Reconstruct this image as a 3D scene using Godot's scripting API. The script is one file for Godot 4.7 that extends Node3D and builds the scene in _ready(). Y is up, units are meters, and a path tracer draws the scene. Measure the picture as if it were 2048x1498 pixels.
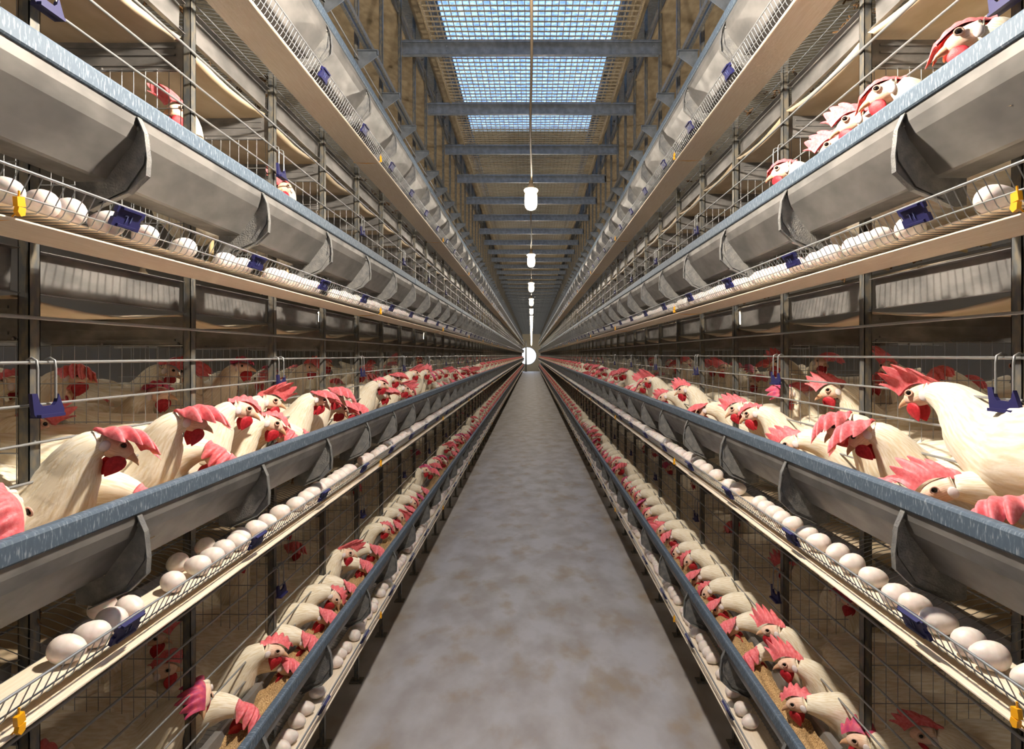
extends Node3D
# A laying-hen house: one aisle between two long rows of tiered cages, with feed troughs, egg belts, hens and eggs.
# Heights are measured from the lens (EYE above the floor); «d» is the distance along the aisle (world -z).

const EYE := 2.0
const FOCAL := 1200.0            # in pixels of the 2048 x 1498 frame
const BAY := 0.6                 # one cage
const FIRST := 1.266             # distance of the nearest pair of posts in view
const START := -1.8
const END := 70.2
const BAYS := 114
const HEN := 1.22                # how large the hens are built
const SIDE := ["left", "right"]
const TIER := ["bottom", "second", "third", "top", "upstairs"]
const RAIL := [[-1.17, -0.308, 0.554, 1.416, 3.195], [-1.19, -0.298, 0.562, 1.43, 3.2]]   # height of the trough rail
const NEARER := [0.0, 0.045]     # the right row stands this much nearer to the lens
const POST_NEARER := [0.0, 0.025]

var M := {}
var taken := {}
var rng := RandomNumberGenerator.new()
var parts := {}

# ------------------------------------------------------------------ mesh helper
class Shape:
	var v := PackedVector3Array()
	var n := PackedVector3Array()
	var uv := PackedVector2Array()
	var c := PackedColorArray()
	var i := PackedInt32Array()
	var tint := Color.WHITE

	func tri(a: Vector3, b: Vector3, d: Vector3) -> void:      # counter-clockwise seen from outside
		var m := (b - a).cross(d - a).normalized()
		var at := v.size()
		for p in [a, b, d]:
			v.append(p); n.append(m); uv.append(Vector2(p.x + p.z, p.y)); c.append(tint)
		i.append_array(PackedInt32Array([at, at + 2, at + 1]))

	func quad(a: Vector3, b: Vector3, d: Vector3, e: Vector3) -> void:
		var m := (d - a).cross(e - b).normalized()
		var at := v.size()
		for p in [a, b, d, e]:
			v.append(p); n.append(m); uv.append(Vector2(p.x + p.z, p.y)); c.append(tint)
		i.append_array(PackedInt32Array([at, at + 2, at + 1, at, at + 3, at + 2]))

	func box(lo: Vector3, hi: Vector3) -> void:
		var a := Vector3(minf(lo.x, hi.x), minf(lo.y, hi.y), minf(lo.z, hi.z))
		var b := Vector3(maxf(lo.x, hi.x), maxf(lo.y, hi.y), maxf(lo.z, hi.z))
		quad(Vector3(a.x, a.y, b.z), Vector3(b.x, a.y, b.z), b, Vector3(a.x, b.y, b.z))
		quad(Vector3(b.x, a.y, a.z), a, Vector3(a.x, b.y, a.z), Vector3(b.x, b.y, a.z))
		quad(Vector3(b.x, a.y, b.z), Vector3(b.x, a.y, a.z), Vector3(b.x, b.y, a.z), b)
		quad(a, Vector3(a.x, a.y, b.z), Vector3(a.x, b.y, b.z), Vector3(a.x, b.y, a.z))
		quad(Vector3(a.x, b.y, b.z), b, Vector3(b.x, b.y, a.z), Vector3(a.x, b.y, a.z))
		quad(a, Vector3(b.x, a.y, a.z), Vector3(b.x, a.y, b.z), Vector3(a.x, a.y, b.z))

	# a closed outline (x, y) drawn out from z0 to z1 (any turning sense)
	func prism(outline: PackedVector2Array, z0: float, z1: float, caps := true) -> void:
		var pts := outline
		var area := 0.0
		for k in pts.size():
			area += pts[k].cross(pts[(k + 1) % pts.size()])
		if area < 0.0:
			pts = outline.duplicate()
			pts.reverse()
		var za := maxf(z0, z1)
		var zb := minf(z0, z1)
		for k in pts.size():
			var p := pts[k]
			var q := pts[(k + 1) % pts.size()]
			quad(Vector3(p.x, p.y, zb), Vector3(q.x, q.y, zb), Vector3(q.x, q.y, za), Vector3(p.x, p.y, za))
			# outward for a counter-clockwise outline seen from +z: edge x +z
			var at := n.size()
			var e := q - p
			var m := Vector3(e.y, -e.x, 0).normalized()
			for j in 4:
				n[at - 4 + j] = m
			var ii := i.size()
			if (v[at - 3] - v[at - 4]).cross(v[at - 2] - v[at - 4]).dot(m) < 0.0:
				var t := i.slice(ii - 6, ii)
				for j in 6:
					i[ii - 6 + j] = t[5 - j]
		if caps:
			var t := Geometry2D.triangulate_polygon(pts)
			for k in range(0, t.size(), 3):
				var a := pts[t[k]]
				var b := pts[t[k + 1]]
				var d := pts[t[k + 2]]
				if (b - a).cross(d - a) < 0.0:
					var s := b; b = d; d = s
				tri(Vector3(a.x, a.y, za), Vector3(b.x, b.y, za), Vector3(d.x, d.y, za))
				tri(Vector3(a.x, a.y, zb), Vector3(d.x, d.y, zb), Vector3(b.x, b.y, zb))

	# rings of equal length joined smoothly; normals come from the grid itself
	func rings(r: Array, closed_around := true, cols: Array = [], flip := false) -> void:
		var rows := r.size()
		var m: int = r[0].size()
		var at := v.size()
		for a in rows:
			for b in m:
				var p: Vector3 = r[a][b]
				var up: Vector3 = r[mini(a + 1, rows - 1)][b] - r[maxi(a - 1, 0)][b]
				var bn := (b + 1) % m if closed_around else mini(b + 1, m - 1)
				var bp := (b + m - 1) % m if closed_around else maxi(b - 1, 0)
				var ar: Vector3 = r[a][bn] - r[a][bp]
				if ar.length() < 1e-7:
					var other: int = a + 1 if a == 0 else a - 1
					ar = r[other][bn] - r[other][bp]
				if up.length() < 1e-7:
					up = Vector3.UP
				var nn := ar.cross(up).normalized()
				v.append(p); n.append(-nn if flip else nn)
				uv.append(Vector2(float(a) / rows, float(b) / m))
				c.append(cols[a] if cols.size() else tint)
		for a in rows - 1:
			for b in (m if closed_around else m - 1):
				var p0 := at + a * m + b
				var p1 := at + a * m + (b + 1) % m
				var p2 := p1 + m
				var p3 := p0 + m
				if flip:
					i.append_array(PackedInt32Array([p0, p1, p2, p0, p2, p3]))
				else:
					i.append_array(PackedInt32Array([p0, p2, p1, p0, p3, p2]))

	func tube(path: Array, radius: float, sides := 6, caps := true) -> void:
		var rr := []
		var side := Vector3.ZERO
		for k in path.size():
			var t: Vector3 = (path[mini(k + 1, path.size() - 1)] - path[maxi(k - 1, 0)]).normalized()
			if side == Vector3.ZERO:
				side = t.cross(Vector3.UP if absf(t.y) < 0.9 else Vector3.RIGHT).normalized()
			else:
				side = (side - t * side.dot(t)).normalized()
			var up := side.cross(t)
			var ring := []
			for j in sides:
				var a := TAU * j / sides
				ring.append(path[k] + (side * cos(a) - up * sin(a)) * radius)
			rr.append(ring)
		rings(rr)
		if caps:
			for e in [0, path.size() - 1]:
				for j in range(1, sides - 1):
					if e == 0:
						tri(rr[e][0], rr[e][j + 1], rr[e][j])
					else:
						tri(rr[e][0], rr[e][j], rr[e][j + 1])

	func ball(at: Vector3, size: Vector3, rows := 8, cols := 10) -> void:
		var rr := []
		for a in rows + 1:
			var f := PI * a / rows
			var ring := []
			for b in cols:
				var g := TAU * b / cols
				ring.append(at + Vector3(sin(f) * cos(g), -cos(f), -sin(f) * sin(g)) * size)
			rr.append(ring)
		rings(rr)

	func lathe(profile: Array, sides := 16, at := Vector3.ZERO) -> void:      # (radius, height) from below to above
		var rr := []
		for p in profile:
			var ring := []
			for b in sides:
				var g := TAU * b / sides
				ring.append(at + Vector3(p.x * cos(g), p.y, -p.x * sin(g)))
			rr.append(ring)
		rings(rr)

	func add(o: Shape, tr: Transform3D) -> void:
		var at := v.size()
		for k in o.v.size():
			v.append(tr * o.v[k])
			n.append((tr.basis * o.n[k]).normalized())
		uv.append_array(o.uv)
		c.append_array(o.c)
		for k in o.i:
			i.append(at + k)

	func into(mesh: ArrayMesh, mat: Material) -> ArrayMesh:
		var a := []
		a.resize(Mesh.ARRAY_MAX)
		a[Mesh.ARRAY_VERTEX] = v
		a[Mesh.ARRAY_NORMAL] = n
		a[Mesh.ARRAY_TEX_UV] = uv
		a[Mesh.ARRAY_COLOR] = c
		a[Mesh.ARRAY_INDEX] = i
		mesh.add_surface_from_arrays(Mesh.PRIMITIVE_TRIANGLES, a)
		mesh.surface_set_material(mesh.get_surface_count() - 1, mat)
		return mesh

	func mesh(mat: Material) -> ArrayMesh:
		return into(ArrayMesh.new(), mat)


# ------------------------------------------------------------------ nodes and names
func numbered(called: String) -> String:
	var k: int = taken.get(called, 0)
	taken[called] = k + 1
	return called if k == 0 else "%s_%03d" % [called, k]

func tag(o: Node3D, label: String, category: String, group := "") -> void:
	o.set_meta("label", label)
	o.set_meta("category", category)
	if group != "":
		o.set_meta("group", group)

func thing(called: String, label: String, category: String, at := Vector3.ZERO, group := "") -> Node3D:
	var o := Node3D.new()
	o.name = numbered(called)
	add_child(o)
	o.position = at
	tag(o, label, category, group)
	return o

func part(called: String, m: Mesh, parent: Node, at := Transform3D()) -> MeshInstance3D:
	var o := MeshInstance3D.new()
	o.mesh = m
	if parent == self:
		o.name = numbered(called)
	else:
		var k := 0
		var nm := called
		while parent.has_node(nm):
			k += 1
			nm = "%s_%03d" % [called, k]
		o.name = nm
	o.transform = at
	o.cast_shadow = GeometryInstance3D.SHADOW_CASTING_SETTING_ON
	parent.add_child(o, true)
	return o

func fast_part(called: String, m: Mesh, parent: Node, number: int, at := Transform3D()) -> MeshInstance3D:
	var o := MeshInstance3D.new()
	o.mesh = m
	o.name = called if number == 0 else "%s_%03d" % [called, number]
	o.transform = at
	parent.add_child(o, true)
	return o

func many(called: String, m: Mesh, places: Array, parent: Node) -> MultiMeshInstance3D:
	var mm := MultiMesh.new()
	mm.transform_format = MultiMesh.TRANSFORM_3D
	mm.mesh = m
	mm.instance_count = places.size()
	for k in places.size():
		mm.set_instance_transform(k, places[k])
	var o := MultiMeshInstance3D.new()
	o.multimesh = mm
	o.name = numbered(called) if parent == self else called
	o.set_meta("kind", "stuff")
	parent.add_child(o, true)
	return o

func struct(called: String, m: Mesh) -> MeshInstance3D:
	var o := MeshInstance3D.new()
	o.mesh = m
	o.name = called
	o.set_meta("kind", "structure")
	add_child(o)
	return o

func nth(k: int) -> String:
	var small := ["first", "second", "third", "fourth", "fifth", "sixth", "seventh", "eighth", "ninth", "tenth", "eleventh", "twelfth", "thirteenth", "fourteenth", "fifteenth", "sixteenth", "seventeenth", "eighteenth", "nineteenth"]
	var tens := ["", "", "twenty", "thirty", "forty", "fifty", "sixty", "seventy", "eighty", "ninety"]
	var tenth := ["", "", "twentieth", "thirtieth", "fortieth", "fiftieth", "sixtieth", "seventieth", "eightieth", "ninetieth"]
	if k < 20:
		return small[k - 1]
	if k < 100:
		return tenth[k / 10] if k % 10 == 0 else "%s-%s" % [tens[k / 10], small[k % 10 - 1]]
	if k == 100:
		return "hundredth"
	if k < 200:
		return "hundred-and-%s" % nth(k - 100)
	return "two-hundred-and-%s" % nth(k - 200)

# a point of a row: s 0 left, 1 right; x from the middle of the aisle, y from the lens, d along the aisle
func at(s: int, x: float, y: float, d: float) -> Vector3:
	return Vector3((x - NEARER[s]) * (1.0 if s == 1 else -1.0), EYE + y, -d)

func flat(s: int, pts: Array) -> PackedVector2Array:       # profile of a row, in world x, y
	var o := PackedVector2Array()
	for p in pts:
		o.append(Vector2((p[0] - NEARER[s]) * (1.0 if s == 1 else -1.0), EYE + p[1]))
	return o

func sheet(pts: Array, t: float) -> Array:                  # an open profile given thickness
	var a := []
	var b := []
	for k in pts.size():
		var p := Vector2(pts[k][0], pts[k][1])
		var q := Vector2(pts[mini(k + 1, pts.size() - 1)][0], pts[mini(k + 1, pts.size() - 1)][1])
		var r := Vector2(pts[maxi(k - 1, 0)][0], pts[maxi(k - 1, 0)][1])
		var w := (q - r).normalized().orthogonal() * t
		a.append([p.x, p.y])
		b.append([p.x + w.x, p.y + w.y])
	b.reverse()
	return a + b

# ------------------------------------------------------------------ materials
func noise_tex(freq: float, a: Color, b: Color, seed_no: int, octaves := 4, size := 512, kind := FastNoiseLite.TYPE_SIMPLEX_SMOOTH, lo := 0.25, hi := 0.75) -> NoiseTexture2D:
	var f := FastNoiseLite.new()
	f.noise_type = kind
	f.frequency = freq
	f.fractal_octaves = octaves
	f.seed = seed_no
	var g := Gradient.new()
	g.set_color(0, a); g.set_color(1, b)
	g.set_offset(0, lo); g.set_offset(1, hi)
	var t := NoiseTexture2D.new()
	t.width = size; t.height = size
	t.seamless = true
	t.noise = f
	t.color_ramp = g
	return t

func bump_tex(freq: float, strength: float, seed_no: int, octaves := 4, size := 512) -> NoiseTexture2D:
	var f := FastNoiseLite.new()
	f.frequency = freq
	f.fractal_octaves = octaves
	f.seed = seed_no
	var t := NoiseTexture2D.new()
	t.width = size; t.height = size
	t.seamless = true
	t.noise = f
	t.as_normal_map = true
	t.bump_strength = strength
	return t

func mat(called: String, color: Color, rough: float, metal := 0.0) -> StandardMaterial3D:
	var m := StandardMaterial3D.new()
	m.resource_name = called
	m.albedo_color = color
	m.roughness = rough
	m.metallic = metal
	M[called] = m
	return m

func world_map(m: StandardMaterial3D, scale: Vector3) -> void:
	m.uv1_triplanar = true
	m.uv1_world_triplanar = true
	m.uv1_scale = scale

func materials() -> void:
	var spangle := noise_tex(0.02, Color(0.41, 0.435, 0.465), Color(0.48, 0.505, 0.535), 3, 4, 512)
	var steel := mat("galvanised", Color(1, 1, 1), 0.55, 0.4)
	steel.albedo_texture = spangle
	steel.roughness_texture = noise_tex(0.03, Color(0.75, 0.75, 0.75), Color(1, 1, 1), 5)
	world_map(steel, Vector3(1.3, 1.3, 0.8))
	var drum := mat("trough_steel", Color(0.95, 0.94, 0.93), 0.58, 0.4)
	drum.albedo_texture = noise_tex(0.012, Color(0.46, 0.46, 0.46), Color(0.585, 0.58, 0.575), 8, 5, 512)
	drum.roughness_texture = steel.roughness_texture
	world_map(drum, Vector3(1.0, 1.6, 0.7))
	# the rail carries pale feed dust in streaks and chips
	var rail := mat("dusty_rail", Color(1, 1, 1), 0.62, 0.25)
	rail.albedo_texture = noise_tex(0.05, Color(0.31, 0.37, 0.43), Color(0.62, 0.65, 0.68), 12, 6, 1024, FastNoiseLite.TYPE_SIMPLEX_SMOOTH, 0.56, 0.86)
	rail.normal_enabled = true
	rail.normal_texture = bump_tex(0.03, 1.2, 13)
	rail.normal_scale = 0.4
	world_map(rail, Vector3(0.7, 0.7, 3.2))
	var gritty := mat("gritty_bracket", Color(1, 1, 1), 0.55, 0.3)
	gritty.albedo_texture = noise_tex(0.02, Color(0.43, 0.43, 0.43), Color(0.52, 0.515, 0.50), 15, 4)
	gritty.normal_enabled = true
	gritty.normal_texture = bump_tex(0.12, 1.5, 16)
	world_map(gritty, Vector3(2.5, 2.5, 2.5))
	var postm := mat("post_steel", Color(1, 1, 1), 0.5, 0.4)
	postm.albedo_texture = noise_tex(0.03, Color(0.38, 0.39, 0.395), Color(0.50, 0.47, 0.41), 18, 5, 512, FastNoiseLite.TYPE_SIMPLEX_SMOOTH, 0.3, 0.75)
	world_map(postm, Vector3(3, 1.2, 3))
	mat("wire", Color(0.60, 0.61, 0.62), 0.4, 0.5)
	mat("dark_wire", Color(0.22, 0.21, 0.20), 0.55, 0.4)
	# woven polypropylene
	var belt := mat("egg_belt", Color(1, 1, 1), 0.75)
	belt.albedo_texture = noise_tex(0.03, Color(0.885, 0.82, 0.73), Color(0.92, 0.865, 0.79), 21, 4, 512)
	belt.normal_enabled = true
	belt.normal_texture = bump_tex(0.12, 2.0, 22)
	belt.normal_scale = 0.5
	world_map(belt, Vector3(9, 9, 0.5))
	var under := mat("manure_belt", Color(1, 1, 1), 0.7)
	under.albedo_texture = noise_tex(0.01, Color(0.72, 0.64, 0.52), Color(0.80, 0.73, 0.63), 25, 5, 512)
	world_map(under, Vector3(1.2, 1.2, 0.5))
	var dusty := mat("dusty_belt", Color(1, 1, 1), 0.85)
	dusty.albedo_texture = noise_tex(0.02, Color(0.56, 0.49, 0.38), Color(0.66, 0.59, 0.47), 28, 5, 512)
	world_map(dusty, Vector3(1.2, 1.2, 0.6))
	var conc := mat("concrete", Color(1, 1, 1), 0.62)
	conc.albedo_texture = noise_tex(0.008, Color(0.62, 0.59, 0.57), Color(0.70, 0.685, 0.68), 31, 7, 1024, FastNoiseLite.TYPE_SIMPLEX_SMOOTH, 0.2, 0.75)
	conc.detail_enabled = true
	conc.detail_blend_mode = BaseMaterial3D.BLEND_MODE_MIX
	conc.detail_albedo = noise_tex(0.05, Color(0.60, 0.50, 0.34), Color(0.58, 0.49, 0.36), 33)
	conc.detail_mask = noise_tex(0.009, Color(0, 0, 0), Color(0.5, 0.5, 0.5), 36, 6, 1024, FastNoiseLite.TYPE_SIMPLEX_SMOOTH, 0.58, 0.85)
	conc.detail_uv_layer = BaseMaterial3D.DETAIL_UV_1
	conc.normal_enabled = true
	conc.normal_texture = bump_tex(0.05, 1.0, 34)
	conc.normal_scale = 0.15
	world_map(conc, Vector3(0.33, 0.33, 0.21))
	var wallm := mat("wall_panel", Color(1, 1, 1), 0.7)
	wallm.albedo_texture = noise_tex(0.01, Color(0.66, 0.63, 0.57), Color(0.74, 0.71, 0.66), 41)
	world_map(wallm, Vector3(0.5, 0.5, 0.5))
	var ceil := mat("ceiling_sheet", Color(1, 1, 1), 0.6)
	ceil.albedo_texture = noise_tex(0.02, Color(0.78, 0.74, 0.65), Color(0.87, 0.84, 0.76), 43, 5)
	ceil.normal_enabled = true
	ceil.normal_texture = bump_tex(0.03, 4.0, 44)
	world_map(ceil, Vector3(1.2, 1.2, 1.2))
	var cloudy := mat("clouded_sheet", Color(1, 1, 1), 0.8)
	cloudy.albedo_texture = noise_tex(0.02, Color(0.68, 0.76, 0.84), Color(0.86, 0.92, 0.98), 45, 6)
	world_map(cloudy, Vector3(1.0, 1.0, 1.0))
	cloudy.backlight_enabled = true
	cloudy.backlight = Color(1, 1, 1)
	mat("side_wall", Color(0.62, 0.59, 0.54), 0.85)
	var grat := mat("grating", Color(1, 1, 1), 0.7, 0.1)
	grat.albedo_texture = noise_tex(0.05, Color(0.52, 0.46, 0.35), Color(0.68, 0.61, 0.49), 47)
	world_map(grat, Vector3(2, 2, 2))
	mat("blue_plastic", Color(0.085, 0.09, 0.32), 0.6)
	mat("blue_relief", Color(0.30, 0.33, 0.50), 0.45)
	mat("yellow_plastic", Color(0.93, 0.66, 0.06), 0.4)
	mat("cord", Color(0.42, 0.36, 0.28), 0.8)
	mat("white_collar", Color(0.88, 0.87, 0.85), 0.4)
	var glow := mat("lamp_glass", Color(1, 0.97, 0.9), 0.3)
	glow.emission_enabled = true
	glow.emission = Color(1.0, 0.93, 0.80)
	glow.emission_energy_multiplier = 9.0
	# egg shell
	var shell := mat("egg_shell", Color(1, 1, 1), 0.42)
	shell.albedo_texture = noise_tex(0.02, Color(0.87, 0.82, 0.79), Color(0.93, 0.89, 0.87), 51)
	shell.subsurf_scatter_enabled = true
	shell.subsurf_scatter_strength = 0.12
	shell.uv1_triplanar = true
	shell.uv1_scale = Vector3(6, 6, 6)
	# plumage
	var down := mat("plumage", Color(1, 1, 1), 0.85)
	down.vertex_color_use_as_albedo = true
	down.albedo_texture = noise_tex(0.018, Color(0.885, 0.825, 0.70), Color(0.965, 0.935, 0.87), 55, 5, 1024, FastNoiseLite.TYPE_SIMPLEX_SMOOTH, 0.2, 0.7)
	down.normal_enabled = true
	down.normal_texture = bump_tex(0.035, 3.0, 56, 5, 1024)
	down.normal_scale = 0.28
	down.uv1_scale = Vector3(1.0, 2.4, 1)
	down.rim_enabled = true
	down.rim = 0.35
	var flesh := mat("comb_flesh", Color(1, 1, 1), 0.55)
	flesh.albedo_texture = noise_tex(0.03, Color(0.86, 0.36, 0.39), Color(0.93, 0.52, 0.54), 58)
	flesh.normal_enabled = true
	flesh.normal_texture = bump_tex(0.12, 2.0, 59)
	flesh.normal_scale = 0.5
	flesh.subsurf_scatter_enabled = true
	flesh.subsurf_scatter_strength = 0.25
	flesh.uv1_triplanar = true
	flesh.uv1_scale = Vector3(8, 8, 8)
	var purple := flesh.duplicate() as StandardMaterial3D
	purple.resource_name = "purple_comb_flesh"
	purple.albedo_texture = noise_tex(0.012, Color(0.66, 0.22, 0.44), Color(0.88, 0.38, 0.44), 60)
	M["purple_flesh"] = purple
	var wat := flesh.duplicate() as StandardMaterial3D
	wat.resource_name = "wattle_flesh"
	wat.albedo_texture = noise_tex(0.03, Color(0.64, 0.09, 0.14), Color(0.76, 0.17, 0.22), 61)
	M["wattle_flesh"] = wat
	mat("beak_horn", Color(0.84, 0.66, 0.52), 0.4)
	mat("eye_dark", Color(0.05, 0.03, 0.02), 0.12)
	mat("eyelid", Color(0.83, 0.68, 0.60), 0.6)
	mat("earlobe", Color(0.88, 0.84, 0.84), 0.55)
	var meal := mat("feed_meal", Color(1, 1, 1), 0.95)
	meal.albedo_texture = noise_tex(0.09, Color(0.56, 0.42, 0.26), Color(0.89, 0.75, 0.54), 65, 3, 512, FastNoiseLite.TYPE_SIMPLEX_SMOOTH, 0.25, 0.7)
	meal.normal_enabled = true
	meal.normal_texture = bump_tex(0.16, 9.0, 66, 3)
	world_map(meal, Vector3(3.5, 3.5, 3.5))

# ------------------------------------------------------------------ the scene
func _ready() -> void:
	rng.seed = 20
	# camera: looks straight down the aisle through a shifted lens
	var cam := Camera3D.new()
	cam.name = "camera"
	cam.keep_aspect = Camera3D.KEEP_HEIGHT
	cam.set_frustum(0.05 * 1498.0 / FOCAL, Vector2(-39.0, -39.0) / FOCAL * 0.05, 0.05, 200.0)
	cam.position = Vector3(0, EYE, 0)
	add_child(cam)
	cam.current = true
	# sky, seen only through the openings of the house
	var sky_look := ProceduralSkyMaterial.new()
	sky_look.sky_top_color = Color(0.85, 0.91, 1.0)
	sky_look.sky_horizon_color = Color(0.86, 0.91, 0.98)
	sky_look.ground_bottom_color = Color(0.30, 0.29, 0.27)
	sky_look.ground_horizon_color = Color(0.60, 0.62, 0.64)
	sky_look.sky_energy_multiplier = 2.2
	sky_look.ground_energy_multiplier = 2.0
	sky_look.sun_angle_max = 0.0
	var sky := Sky.new()
	sky.sky_material = sky_look
	var env := Environment.new()
	env.background_mode = Environment.BG_SKY
	env.sky = sky
	env.ambient_light_source = Environment.AMBIENT_SOURCE_DISABLED
	env.tonemap_mode = Environment.TONE_MAPPER_LINEAR
	env.tonemap_exposure = 1.35
	env.sdfgi_enabled = true
	env.ssao_enabled = true
	env.ssil_enabled = true
	var we := WorldEnvironment.new()
	we.name = "world"
	we.environment = env
	add_child(we)

	materials()
	house()
	walkway()
	for s in 2:
		for t in 5:
			trough(s, t)
			egg_tray(s, t)
			if t > 0:
				manure_belt(s, t)
			if t < 4:
				cage_bars(s, t)
		posts(s)
		ledge(s)
		for t in 3:
			partitions(s, t)
			hooks(s, t)
		for t in 4:
			clips(s, t)
			ties(s, t)
	lamps()
	feed()
	litter()
	eggs()
	hens()

func hub(o: Node3D) -> Transform3D:
	return Transform3D(Basis(), -o.position)

# ------------------------------------------------------------------ the house
func house() -> void:
	var f := Shape.new()
	f.box(Vector3(-9.4, -0.15, 3.4), Vector3(9.4, 0.0, -74.2))
	struct("floor", f.mesh(M.concrete))
	var top := EYE + 4.55
	for s in 2:
		var w := Shape.new()
		var x := 9.25 if s == 1 else -9.25
		w.box(Vector3(x, 0, 3.4), Vector3(x + (0.15 if s == 1 else -0.15), top, -74.2))
		struct("wall_" + SIDE[s], w.mesh(M.side_wall))
	var c := Shape.new()
	c.box(Vector3(-9.4, top, 3.4), Vector3(-1.45, top + 0.15, -74.2))
	c.box(Vector3(1.45, top, 3.4), Vector3(9.4, top + 0.15, -74.2))
	c.box(Vector3(-1.45, top, 3.4), Vector3(1.45, top + 0.15, 3.0))
	c.box(Vector3(-1.45, top, -12.2), Vector3(1.45, top + 0.15, -74.2))
	struct("ceiling", c.mesh(M.ceiling_sheet))
	# a long skylight of clouded sheet over the near part of the aisle
	var w1 := Shape.new()
	w1.box(Vector3(-1.45, top + 0.06, 3.0), Vector3(1.45, top + 0.064, -12.2))
	struct("window_1", w1.mesh(M.clouded_sheet))
	# behind the lens: the closed end wall
	var b := Shape.new()
	b.box(Vector3(-9.4, 0, 3.2), Vector3(9.4, top, 3.4))
	struct("wall_front", b.mesh(M.wall_panel))
	# far end: pale wall with the round opening of a fan
	var e := Shape.new()
	var cx := -0.49
	var cy := EYE - 0.12
	for h in [-1.0, 1.0]:
		var o := PackedVector2Array()
		o.append(Vector2(cx, 0))
		o.append(Vector2(9.4 * h, 0))
		o.append(Vector2(9.4 * h, top))
		o.append(Vector2(cx, top))
		for k in 25:
			var a := PI * k / 24.0
			o.append(Vector2(cx + h * 1.05 * sin(a), cy + 1.05 * cos(a)))
		e.prism(o, -74.0, -74.15)
	struct("wall_back", e.mesh(M.ceiling_sheet))
	var g := thing("fan_guard", "thin ring guard of the round fan opening in the far end wall", "fan guard", Vector3(cx, cy, -73.95))
	var rr := []
	for k in 49:
		rr.append(Vector3(1.07 * cos(TAU * k / 48.0), 1.07 * sin(TAU * k / 48.0), 0))
	var gs := Shape.new()
	gs.tube(rr, 0.03, 8, false)
	part("ring", gs.mesh(M.galvanised), g)
	var d := Shape.new()
	d.box(Vector3(-0.10, 0, -0.03), Vector3(0.10, 3.7, 0.03))
	d.box(Vector3(-0.14, 0, -0.07), Vector3(0.14, 0.03, 0.07))
	var dp := part("frame_post", d.mesh(M.post_steel), self, Transform3D(Basis(), Vector3(-0.66, 0, -72.0)))
	tag(dp, "grey upright steel post standing in the aisle beside the far round opening", "post")

# beams, grating panels and the floor above the aisle
func walkway() -> void:
	var y := EYE + 2.485
	var b := Shape.new()
	b.box(Vector3(-1.05, -0.05, -0.003), Vector3(1.05, 0.05, 0.0))
	b.box(Vector3(-1.05, 0.047, 0.0), Vector3(1.05, 0.05, 0.034))
	b.box(Vector3(-1.05, -0.05, -0.036), Vector3(1.05, -0.047, 0.004))
	b.box(Vector3(-1.05, 0.036, 0.031), Vector3(1.05, 0.05, 0.034))
	var beam := b.mesh(M.galvanised)
	var p := Shape.new()
	p.box(Vector3(-0.19, -0.044, 0.0005), Vector3(0.19, 0.044, 0.004))
	p.box(Vector3(-0.19, 0.050, 0.0), Vector3(0.19, 0.053, 0.038))
	p.box(Vector3(-0.05, -0.043, 0.004), Vector3(0.09, 0.043, 0.0055))
	for q in [Vector2(-0.15, 0.02), Vector2(-0.15, -0.02), Vector2(0.15, 0.02), Vector2(0.15, -0.02)]:
		p.ball(Vector3(q.x, q.y, 0.005), Vector3(0.006, 0.006, 0.004), 4, 6)
	var plate := p.mesh(M.galvanised)
	var k := 0
	var d := FIRST + 4 * BAY
	while d < END:
		var o := thing("cross_beam", "grey steel beam across the aisle under the walkway, %s from the camera" % nth(k) if k else "grey steel beam across the aisle just above the top edge of the picture", "beam", Vector3(0, y, -d), "walkway beams")
		part("beam_channel", beam, o)
		part("splice_plate", plate, o, Transform3D(Basis(), Vector3(-0.84, 0, 0)))
		part("splice_plate", plate, o, Transform3D(Basis(), Vector3(0.84, 0, 0)))
		k += 1
		d += 2 * BAY
	# one grating panel per pair of beams
	var w := Shape.new()
	var n := 17
	for j in n + 1:
		var z := -1.19 * j / n
		w.box(Vector3(-0.80, 0.0, z - 0.006), Vector3(0.80, 0.007, z + 0.006))
	for j in 33:
		var x := -0.80 + 1.6 * j / 32.0
		w.box(Vector3(x - 0.0032, 0.005, 0), Vector3(x + 0.0032, 0.011, -1.19))
	var net := w.mesh(M.grating)
	var r := Shape.new()
	for h in [-1.0, 1.0]:
		r.box(Vector3(h * 0.80, -0.012, 0), Vector3(h * 0.815, 0.016, -1.19))
	r.box(Vector3(-0.80, -0.004, 0.0), Vector3(0.80, 0.010, -0.012))
	r.box(Vector3(-0.80, -0.004, -1.178), Vector3(0.80, 0.010, -1.19))
	var rim := r.mesh(M.grating)
	k = 0
	d = FIRST + 4 * BAY
	while d < END - 1.2:
		var o := thing("walkway_grating", "dusty wire grating panel over the aisle, %s from the camera" % nth(k + 1), "grating", Vector3(0, EYE + 2.542, -d - 0.005), "walkway grating panels")
		var wires := part("wire_grid", net, o)
		wires.set_meta("kind", "stuff")
		part("panel_rim", rim, o)
		k += 1
		d += 2 * BAY

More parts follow.
